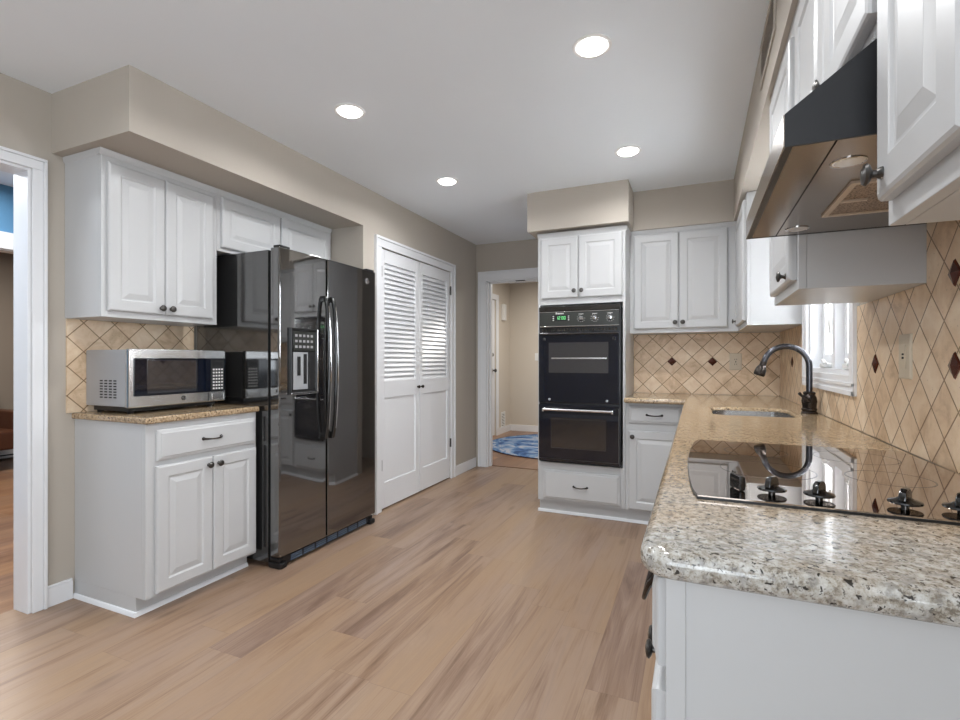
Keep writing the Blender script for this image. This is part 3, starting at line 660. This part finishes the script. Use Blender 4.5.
# ------------------------------------------------------------------ microwave
mw = thing('microwave', 'stainless steel microwave on the left granite counter', 'microwave', (-2.488, 1.475, 0.910), LR)
mww, mwh, mwd = 0.525, 0.314, 0.318; z0 = 0.034
B((0.004, 0.0, z0, mww - 0.004, mwd, mwh - 0.004), bev=0.006).done('case', 'side_steel', mw)
B((0.03, 0.02, 0.010, mww - 0.03, mwd - 0.02, z0 + 0.002)).done('base', 'black_plastic', mw)
for fx in (0.05, mww - 0.05):
    for fy_ in (0.04, mwd - 0.04): MB().lathe([(0.014, 0), (0.016, 0.010), (0.016, 0.011)], (fx, fy_, 0.0), (0, 0, 1), 14).done('foot', 'black_plastic', mw)
md = B((0.0, -0.028, z0 - 0.004, mww, 0.0, mwh), bev=0.006).done('front_frame', 'steel', mw)
B((0.024, -0.0305, 0.085, mww - 0.006, -0.027, mwh - 0.045), bev=0.006).done('black_glass', 'oven_glass', mw)
B((0.085, -0.0318, 0.095, 0.345, -0.0300, mwh - 0.055), bev=0.002).done('door_window', 'oven_window', mw)
kp = B((0.430, -0.0316, 0.09, mww - 0.012, -0.0300, mwh - 0.05)).done('keypad', 'black_plastic', mw)
mb = MB()
for i in range(4):
    for j in range(7): mb.box(0.442 + i * 0.0175, -0.0322, 0.098 + j * 0.0175, 0.453 + i * 0.0175, -0.0314, 0.107 + j * 0.0175)
mb.done('key_labels', 'print', kp)
B((0.44, -0.0322, 0.228, 0.50, -0.0314, 0.248)).done('display', 'dark', kp)
B((0.418, -0.0300, z0 + 0.002, 0.420, -0.0275, 0.082)).done('door_seam', 'dark', mw)
B((0.440, -0.0295, z0 + 0.006, 0.512, -0.0275, 0.076), bev=0.003).done('door_button', 'steel', mw)
MB().lathe([(0.012, 0), (0.012, 0.002), (0.010, 0.0025), (0, 0.0025)], (0.275, -0.028, 0.062), (0, -1, 0), 20).done('badge', 'dark', mw)
MB().tube([(0.275 + 0.009 * math.cos(0.4 * i), -0.0308, 0.062 + 0.009 * math.sin(0.4 * i)) for i in range(17)], 0.001, 6).tube([(0.275 + 0.004 * math.cos(0.4 * i), -0.0308, 0.062 + 0.004 * math.sin(0.4 * i)) for i in range(15)], 0.001, 6).done('badge_ring', 'chrome', mw)
mb = MB()
for i in range(4):
    for j in range(7): mb.box(-0.0005 + 0.004, 0.07 + i * 0.036, 0.075 + j * 0.0135, 0.0045, 0.092 + i * 0.036, 0.081 + j * 0.0135)
o = mb.done('side_vents', 'dark', mw); o.location = (-0.0008, 0, 0)

# ------------------------------------------------------------------ double wall oven
wo = thing('double_wall_oven', 'black double wall oven built into the tall white cabinet', 'oven', (-1.1075, OY, 0.40))
W_ = 0.61; Hh = 1.178
B((0.02, 0.02, 0.003, W_ - 0.02, 0.46, Hh - 0.01)).done('chassis', 'dark', wo)
B((0, -0.012, 0, W_, 0.0, Hh), bev=0.002).done('front_frame', 'black_plastic', wo)
B((0.004, -0.034, Hh - 0.042, W_ - 0.004, -0.012, Hh - 0.004), bev=0.004).done('top_rail', 'black_gloss', wo)
cp = B((0.012, -0.03, 1.022, W_ - 0.012, -0.012, 1.132), bev=0.002).done('control_panel', 'charcoal', wo)
B((0.012, -0.034, 1.128, W_ - 0.012, -0.03, 1.132), (0.012, -0.034, 1.018, W_ - 0.012, -0.03, 1.024), bev=0.001).done('panel_trim', 'chrome', cp)
B((0.105, -0.033, 1.062, 0.245, -0.0302, 1.108), bev=0.001).done('clock_window', 'dark', cp)
# clock digits
mb = MB(); SEG = {'0': 'abcdef', '1': 'bc', '2': 'abged', '5': 'acdfg', '8': 'abcdefg', '3': 'abcdg'}
def digit(mb, ch, x, z, w_, h_, y):
    th = 0.0022
    R_ = {'a': (x, z + h_ - th, x + w_, z + h_), 'd': (x, z, x + w_, z + th), 'g': (x, z + h_ / 2 - th / 2, x + w_, z + h_ / 2 + th / 2), 'f': (x, z + h_ / 2, x + th, z + h_), 'e': (x, z, x + th, z + h_ / 2), 'b': (x + w_ - th, z + h_ / 2, x + w_, z + h_), 'c': (x + w_ - th, z, x + w_, z + h_ / 2)}
    for s_ in SEG[ch]:
        a = R_[s_]; mb.box(a[0], y - 0.001, a[1], a[2], y, a[3])
for ch, xx in zip('1200', (0.140, 0.157, 0.180, 0.197)): digit(mb, ch, xx, 1.073, 0.012, 0.023, -0.0332)
mb.done('clock_digits', 'led', cp)
mb = MB()
for i, (a, b_) in enumerate(((0.0, 0.016), (0.013, 0.01), (0.022, 0.009), (0.032, 0.009), (0.042, 0.009), (0.052, 0.008))):
    mb.box(0.135 + a, -0.0312, 1.113, 0.135 + a + 0.007, -0.0299, 1.113 + b_)
for zz in (1.066, 1.08, 1.094):
    mb.box(0.112, -0.0338, zz, 0.122, -0.0328, zz + 0.006); mb.box(0.228, -0.0338, zz, 0.238, -0.0328, zz + 0.006)
for kx in (0.325, 0.425, 0.535):
    mb.box(kx - 0.018, -0.0312, 1.108, kx + 0.018, -0.0299, 1.111)
    for k in range(9):
        a = PI * (1.05 + 1.9 * (k / 8 - 0.0)) if False else (-0.25 + 1.5 * k / 8) * PI * 1.0 + PI * 0.5 + 0.25 * PI
        mb.box(kx + 0.027 * math.cos(a) - 0.003, -0.0312, 1.078 + 0.027 * math.sin(a) - 0.0012, kx + 0.027 * math.cos(a) + 0.003, -0.0299, 1.078 + 0.027 * math.sin(a) + 0.0012)
mb.done('panel_markings', 'print', cp)
for kx in (0.325, 0.425, 0.535):
    MB().lathe([(0.018, 0), (0.018, 0.006), (0.014, 0.010), (0.013, 0.02), (0, 0.021)], (kx, -0.03, 1.078), (0, -1, 0), 20).done('knob', 'chrome', cp)
mb = MB()
for i in range(24): mb.box(0.025 + i * 0.0236, -0.016, 0.987, 0.040 + i * 0.0236, -0.0115, 1.005)
mb.done('vent_slots', 'black_gloss', wo)
u = B((0.006, -0.045, 0.452, W_ - 0.006, -0.012, 0.975), bev=0.004).done('upper_door', 'oven_glass', wo)
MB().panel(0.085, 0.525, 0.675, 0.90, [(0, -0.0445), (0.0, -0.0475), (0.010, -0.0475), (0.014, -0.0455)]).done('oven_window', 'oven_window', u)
B((0.105, -0.0462, 0.778, 0.515, -0.0450, 0.788)).done('oven_rack', 'steel', u)
B((0.012, -0.058, 0.960, W_ - 0.012, -0.045, 0.972), bev=0.003).done('door_lip', 'black_gloss', u)
for sx in (0.05, 0.565):
    MB().lathe([(0.012, 0), (0.012, 0.004), (0.008, 0.007), (0, 0.008)], (sx, -0.045, 0.925), (0, -1, 0), 14).done('bumper', 'black_plastic', u)
    MB().lathe([(0.009, 0), (0.009, 0.002), (0, 0.003)], (sx + (0.04 if sx < 0.3 else -0.05), -0.045, 0.475), (0, -1, 0), 14).done('emblem', 'grey', u)
l = B((0.006, -0.045, 0.012, W_ - 0.006, -0.012, 0.437), bev=0.004).done('lower_door', 'oven_glass', wo)
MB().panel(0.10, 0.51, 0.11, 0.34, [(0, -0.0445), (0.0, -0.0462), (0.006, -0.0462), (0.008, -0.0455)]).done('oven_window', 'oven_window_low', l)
hb = MB().tube([(0.055, -0.088, 0.402), (0.305, -0.090, 0.402), (0.555, -0.088, 0.402)], 0.0105, 12)
hb.done('handle', 'steel', l)
B((0.045, -0.092, 0.385, 0.06, -0.045, 0.412), (0.55, -0.092, 0.385, 0.565, -0.045, 0.412), bev=0.003).done('handle_post', 'chrome', l)
B((0.008, -0.0475, 0.028, W_ - 0.008, -0.045, 0.031), (W_ - 0.014, -0.0475, 0.028, W_ - 0.010, -0.045, 0.42)).done('door_trim', 'pewter', l)

# ------------------------------------------------------------------ cooktop
KX0, KX1, KY0, KY1 = -0.004, 0.520, 1.022, 1.735
ct = thing('cooktop', 'black glass electric cooktop set in the granite counter', 'cooktop', ((KX0 + KX1) / 2, (KY0 + KY1) / 2, 0.9082))
def bowed(g):
    hx, hy_ = (KX1 - KX0) / 2 + g, (KY1 - KY0) / 2 + g; out = []
    for sx in (1, -1):
        for i in range(15):
            a = -1 + 2 * i / 14; out.append((sx * (hx + 0.016 * (1 - a * a) - 0.005 * abs(a) ** 14), sx * a * (hy_ - 0.0)))
    return out
MB().prism(bowed(0.0015), 'z', 0, 0.0045).done('edge_band', 'black_plastic', ct, smooth=False)
MB().prism(bowed(0.0), 'z', 0.0046, 0.007).done('glass_top', 'cooktop', ct, smooth=False)
for (bx_, by_, br) in ((-0.11, 0.19, 0.075), (0.12, 0.20, 0.09), (-0.11, -0.06, 0.095), (0.12, -0.05, 0.075)):
    b = bmesh.new(); n = 48
    vi = [b.verts.new((bx_ + br * math.cos(2 * PI * i / n), by_ + br * math.sin(2 * PI * i / n), 0.0072)) for i in range(n)]
    vo_ = [b.verts.new((bx_ + (br + 0.003) * math.cos(2 * PI * i / n), by_ + (br + 0.003) * math.sin(2 * PI * i / n), 0.0072)) for i in range(n)]
    for i in range(n): b.faces.new((vi[i], vo_[i], vo_[(i + 1) % n], vi[(i + 1) % n]))
    mb = MB(); mb.add(b); mb.done('burner_ring', 'ring', ct)
cxm, cym = (KX0 + KX1) / 2, (KY0 + KY1) / 2
for kx, ky in ((0.131, 1.090), (0.205, 1.080), (0.330, 1.080), (0.405, 1.080)):
    kb = MB().lathe([(0.024, 0), (0.025, 0.0015), (0.024, 0.004), (0.014, 0.007), (0.010, 0.010), (0, 0.010)], (kx - cxm, ky - cym, 0.014), (0, 0, 1), 28).lathe([(0.006, -0.007), (0.006, 0.002), (0, 0.002)], (kx - cxm, ky - cym, 0.014), (0, 0, 1), 12).done('knob', 'knobblack', ct)
    MB().prism([(-0.021, 0.020), (0.021, 0.020), (0.017, 0.034), (0.008, 0.040), (-0.008, 0.040), (-0.017, 0.034)], 'y', -0.0055, 0.0055, 0.0025, 2).done('knob_grip', 'knobblack', kb)
    g = kb.children[0]; g.location = (kx - cxm, ky - cym, 0); g.rotation_euler = (0, 0, 1.05)
kb = MB().box(-0.006, -0.02, 0.007, 0.006, 0.02, 0.036, 0.004).done('knob', 'knobblack', ct); kb.location = (0.073 - cxm, 1.10 - cym, 0); kb.rotation_euler = (0, 0, 0.45)

# ------------------------------------------------------------------ range hood
hd = thing('range_hood', 'black under-cabinet range hood over the cooktop', 'range hood', (XR - 0.012, 1.305, 1.525), RR)
hw_ = 0.345; hy = -(XR - 0.012 - 0.134)
B((-hw_, hy - 0.002, 0.0, hw_, hy - 0.0002, 0.054)).done('front_lip', 'hoodpan', hd)
MB().prism([(hy, 0.0), (hy, 0.055), (hy + 0.125, 0.150), (hy + 0.125, 0.163), (0, 0.163), (0, 0.006), (hy + 0.012, 0.006), (hy + 0.012, 0.0)], 'x', -hw_, hw_, 0.0).done('shell', 'hoodblack', hd, smooth=False)
for fx_ in (-hw_, hw_ - 0.004): B((fx_, hy + 0.012, 0.0, fx_ + 0.004, 0.0, 0.006)).done('side_flange', 'hoodblack', hd)
B((-hw_ + 0.004, hy + 0.012, 0.001, hw_ - 0.004, hy + 0.072, 0.006)).done('front_pan', 'hoodpan', hd)
B((-hw_ + 0.004, hy + 0.075, 0.001, hw_ - 0.004, -0.02, 0.006)).done('rear_pan', 'hoodpan', hd)
for lx in (-0.27, 0.225):
    lo = MB().lathe([(0.028, 0), (0.028, 0.0015), (0.025, 0.002), (0.0245, 0.001), (0, 0.001)], (lx, hy + 0.115, 0.001), (0, 0, -1), 28).done('lamp_ring', 'chrome', hd)
    MB().lathe([(0.0243, 0), (0.022, 0.0015), (0, 0.002)], (lx, hy + 0.117, 0.0005), (0, 0, -1), 24).done('lamp_lens', 'lens', lo)
fx0, fx1, fy0, fy1 = -0.155, 0.105, hy + 0.147, hy + 0.385
ff = B((fx0, fy0, -0.004, fx1, fy0 + 0.012, 0.001), (fx0, fy1 - 0.012, -0.004, fx1, fy1, 0.001), (fx0, fy0 + 0.012, -0.004, fx0 + 0.012, fy1 - 0.012, 0.001), (fx1 - 0.012, fy0 + 0.012, -0.004, fx1, fy1 - 0.012, 0.001), (-0.03, fy0 + 0.012, -0.006, -0.022, fy0 + 0.06, -0.001)).done('filter_frame', 'cream_metal', hd)
B((fx0 + 0.012, fy0 + 0.012, -0.001, fx1 - 0.012, fy1 - 0.012, 0.001)).done('filter_mesh', 'filter', ff)

# ------------------------------------------------------------------ sink and faucet
def rings_basin():
    b = bmesh.new(); lv = [(0.0085, 0.890, 0.07), (0.009, 0.855, 0.066), (0.014, 0.73, 0.06), (0.03, 0.705, 0.05), (0.06, 0.70, 0.04)]
    rs = []
    for ins, z, r_ in lv: rs.append([b.verts.new((x_, y_, z)) for x_, y_ in rr(SX0 - 0.006 + ins, SY0 - 0.006 + ins, SX1 + 0.006 - ins, SY1 + 0.006 - ins, r_)])
    for r0, r1 in zip(rs, rs[1:]):
        n = len(r0)
        for i in range(n): b.faces.new((r0[i], r0[(i + 1) % n], r1[(i + 1) % n], r1[i]))
    b.faces.new(rs[-1]); bmesh.ops.recalc_face_normals(b, faces=b.faces)
    for f_ in b.faces: f_.normal_flip()
    mb = MB(); mb.add(b); return mb
sk_ = thing('kitchen_sink', 'undermount stainless steel sink in the granite counter below the faucet', 'sink', ((SX0 + SX1) / 2, (SY0 + SY1) / 2, 0.70))
bo = rings_basin().done('basin', 'sinksteel', sk_); bo.location = (-(SX0 + SX1) / 2, -(SY0 + SY1) / 2, -0.70)
MB().lathe([(0.045, 0), (0.045, 0.003), (0.03, 0.004), (0.028, 0.0015), (0, 0.0015)], (0, 0.05, 0.0005), (0, 0, 1), 24).done('drain', 'chrome', sk_)
fa = thing('faucet', 'dark bronze gooseneck pull-down faucet behind the sink', 'faucet', (0.504, 2.87, 0.908), 0)
fb = MB().lathe([(0.035, 0), (0.0363, 0.004), (0.0325, 0.01), (0.03, 0.012), (0.0338, 0.018), (0.0338, 0.024), (0.0294, 0.028), (0.0312, 0.045), (0.0338, 0.06), (0.0306, 0.08), (0.0238, 0.092), (0.0263, 0.097), (0.0263, 0.103), (0.0187, 0.108), (0.0, 0.108)], (0, 0, 0), (0, 0, 1), 24).done('body', 'bronze', fa)
R_ = 0.098; pts = [(0, 0, 0.10), (0, 0, 0.16), (0, 0, 0.232)]
for i in range(1, 15):
    a = PI * 0.93 * i / 14; pts.append((-R_ + R_ * math.cos(a), 0, 0.232 + R_ * math.sin(a)))
M['steelblue'] = mat('gunmetal_spout', (0.085, 0.085, 0.095), 0.2, 0.9)
MB().tube(pts, 0.0138, 14).done('spout', 'steelblue', fa)
e1, e0 = Vector(pts[-1]), Vector(pts[-2]); dr = (e1 - e0).normalized()
MB().lathe([(0.0138, 0), (0.015, 0.003), (0.015, 0.02), (0.018, 0.024), (0.024, 0.038), (0.0265, 0.058), (0.0265, 0.068), (0.023, 0.074), (0, 0.074)], tuple(e1), tuple(dr), 20).done('spray_head', 'bronze', fa)
MB().tube([(-0.005, -0.022, 0.06), (-0.012, -0.036, 0.066), (-0.035, -0.04, 0.085), (-0.05, -0.042, 0.102)], [0.011, 0.011, 0.006, 0.0075], 12).done('lever', 'bronze', fa)

# ------------------------------------------------------------------ ceiling lights, vents
def can_light(loc, label):
    o = thing('recessed_light', label, 'ceiling light', loc, 0, 'recessed ceiling lights')
    MB().lathe([(0.078, 0), (0.078, 0.003), (0.072, 0.005), (0.064, 0.004), (0.060, 0.0), ], (0, 0, 0), (0, 0, -1), 40).done('trim_ring', 'ceiltrim', o)
    MB().lathe([(0.060, 0.003), (0.056, 0.010), (0.045, 0.016), (0, 0.020)], (0, 0, 0), (0, 0, -1), 40).done('lamp_lens', 'lamp', o)
    return o
can_light((-1.622, 2.046, CZ), 'lit recessed ceiling light nearest the soffit above the refrigerator')
base = bpy.data.objects['recessed_light']
dup(base, (-1.624, 3.123, CZ), 'lit recessed ceiling light in front of the louvered closet doors')
dup(base, (-0.389, 2.015, CZ), 'largest lit recessed ceiling light, near top centre of the photo')
dup(base, (-0.384, 3.116, CZ), 'lit recessed ceiling light in front of the oven cabinet soffit')
dup(base, (-1.62, 0.96, CZ), 'added recessed ceiling light, unseen, brightening the floor by the left doorway')  # added can out of view, lights the near floor
dup(base, (-0.39, 0.93, CZ), 'added recessed ceiling light, unseen, brightening the near end of the counter')  # added can out of view, lights the near counter
for x_, y_ in ((-1.62, 2.046), (-1.62, 3.12), (-0.389, 2.015), (-0.384, 3.116), (-1.62, 0.96), (-0.39, 0.93)):  # last pair belongs to the added unseen cans
    l_ = bpy.data.lights.new('recessed_light_beam', 'AREA'); l_.shape = 'DISK'; l_.size = 0.13; l_.energy = 7.8; l_.spread = 2.85; l_.color = (0.97, 0.985, 1.0)
    lo = bpy.data.objects.new('recessed_light_beam', l_); C.objects.link(lo); lo.location = (x_, y_, CZ - 0.03)
def grille(name, label, loc, rz, w_, h_, n, m):
    o = thing(name, label, 'vent', loc, rz)
    B((-w_ / 2, -0.006, -h_ / 2, w_ / 2, 0, -h_ / 2 + 0.02), (-w_ / 2, -0.006, h_ / 2 - 0.02, w_ / 2, 0, h_ / 2), (-w_ / 2, -0.006, -h_ / 2 + 0.02, -w_ / 2 + 0.02, 0, h_ / 2 - 0.02), (w_ / 2 - 0.02, -0.006, -h_ / 2 + 0.02, w_ / 2, 0, h_ / 2 - 0.02), bev=0.0015).done('frame', m, o)
    mb = MB(); iw, ih = w_ - 0.04, h_ - 0.04
    for i in range(n):
        z_ = -ih / 2 + (i + 0.5) * ih / n
        mb.prism([(-0.005, z_ - ih / n * 0.25), (-0.004, z_ - ih / n * 0.35), (-0.001, z_ + ih / n * 0.2), (-0.002, z_ + ih / n * 0.3)], 'x', -iw / 2, iw / 2)
    mb.done('slats', m, o, smooth=False)
    B((-iw / 2, -0.0008, -ih / 2, iw / 2, 0.0, ih / 2)).done('duct_opening', 'dark', o)
    return o
grille('air_vent', 'beige painted air vent on the right soffit near the ceiling', (0.237, 2.07, 2.335), RR, 0.40, 0.17, 8, 'wall')
grille('air_vent', 'white return vent low on the cream hall wall', (-2.85, 7.42, 0.21), LR, 0.18, 0.26, 9, 'wplastic')

# ------------------------------------------------------------------ hall
hdr = thing('door_3', 'white paneled entry door in the hall', 'door', (-2.87, 6.21, 0.01), LR); del hdr['category']; hdr['kind'] = 'structure'
MB().box(0, 0, 0, 0.90, 0.04, 2.085, 0.002).panel(0.12, 0.42, 0.2, 0.85, [(0, 0.001), (0.0, -0.004), (0.02, -0.004), (0.03, 0.0)]).panel(0.48, 0.78, 0.2, 0.85, [(0, 0.001), (0.0, -0.004), (0.02, -0.004), (0.03, 0.0)]).panel(0.12, 0.42, 1.1, 1.95, [(0, 0.001), (0.0, -0.004), (0.02, -0.004), (0.03, 0.0)]).panel(0.48, 0.78, 1.1, 1.95, [(0, 0.001), (0.0, -0.004), (0.02, -0.004), (0.03, 0.0)]).done('door_slab', 'trim', hdr)
MB().lathe([(0.03, 0), (0.03, 0.006), (0.012, 0.01), (0.012, 0.035), (0.028, 0.045), (0.03, 0.06), (0.02, 0.07), (0, 0.072)], (0.80, 0, 1.0), (0, -1, 0), 18).done('door_knob', 'pewter', hdr)
MB().lathe([(0.03, 0), (0.03, 0.008), (0.02, 0.02), (0, 0.02)], (0.80, 0, 1.24), (0, -1, 0), 18).done('deadbolt', 'pewter', hdr)
struct(B((-2.85, 7.12, 0, -2.834, 7.20, 2.18), (-2.85, 6.12, 0, -2.834, 6.20, 2.18), (-2.85, 6.20, 2.10, -2.834, 7.12, 2.18), bev=0.002).done('trim_10', 'trim'), 'white casing around the hall entry door')
ch = thing('door_chime', 'white door chime box high on the cream hall wall', 'door chime', (-2.85, 7.40, 1.93), LR)
MB().box(-0.055, -0.05, -0.13, 0.055, -0.002, 0.13, 0.008).done('cover', 'wplastic', ch)
MB().box(-0.05, -0.002, -0.12, 0.05, 0.0, 0.12).done('back_plate', 'wplastic', ch)
rg = thing('round_rug', 'round blue swirled rug on the hall floor', 'rug', (-1.70, 6.63, 0.0))
MB().lathe([(1.0, 0.001), (1.005, 0.004), (1.0, 0.010), (0, 0.011)], (0, 0, 0), (0, 0, 1), 72).done('pile', 'rug', rg)
M['rugedge'] = mat('dark_rug_binding', (0.03, 0.02, 0.03), 0.9)
MB().tube([(1.008 * math.cos(2 * PI * i / 72), 1.008 * math.sin(2 * PI * i / 72), 0.006) for i in range(73)], 0.006, 6).done('binding', 'rugedge', rg)

# ------------------------------------------------------------------ living room
ch = thing('leather_chair', 'brown leather armchair seen through the left doorway', 'chair', (-6.75, 2.55, 0), LR)
MB().box(-0.42, -0.10, 0.22, 0.42, 0.50, 0.42, 0.03).done('seat', 'leather', ch)
MB().prism([(0.42, 0.30), (0.60, 0.34), (0.68, 0.86), (0.56, 0.88)], 'x', -0.40, 0.40, 0.03, 3).done('backrest', 'leather', ch)
for sx in (-0.42, 0.32): MB().box(sx, -0.08, 0.30, sx + 0.10, 0.55, 0.62, 0.03).done('armrest', 'leather', ch)
for lx in (-0.37, 0.37):
    for ly in (-0.03, 0.48): MB().lathe([(0.016, 0), (0.026, 0.22), (0.026, 0.225)], (lx, ly, 0.0), (0, 0, 1), 12).done('leg', 'leather', ch)
bl = thing('folded_blanket', 'blue folded blanket laid over the leather chair back', 'blanket', (-7.37, 2.55, 0.875), LR)
MB().box(-0.36, -0.09, 0.005, 0.36, 0.09, 0.05, 0.015).box(-0.34, -0.085, 0.052, 0.35, 0.085, 0.10, 0.015).box(-0.30, -0.08, 0.102, 0.34, 0.08, 0.15, 0.015).done('fabric', 'bluebox', bl)
hh = thing('baseboard_heater', 'white baseboard heater along the taupe wall beyond the left doorway', 'heater', (-7.5, 2.6, 0), LR)
MB().prism([(-0.07, 0.02), (-0.07, 0.16), (-0.03, 0.20), (0.0, 0.20), (0.0, 0.0)], 'x', -1.4, 1.4, 0.003).done('cover', 'trim', hh)
B((-1.4, -0.075, 0.045, 1.4, -0.07, 0.06)).done('air_slot', 'dark', hh)
# neighbouring house outside the sink window
struct(B((3.6, 0.0, -0.5, 4.0, 16.0, 3.4)).done('wall_neighbor', 'siding'), 'pale siding of a house outside the sink window')
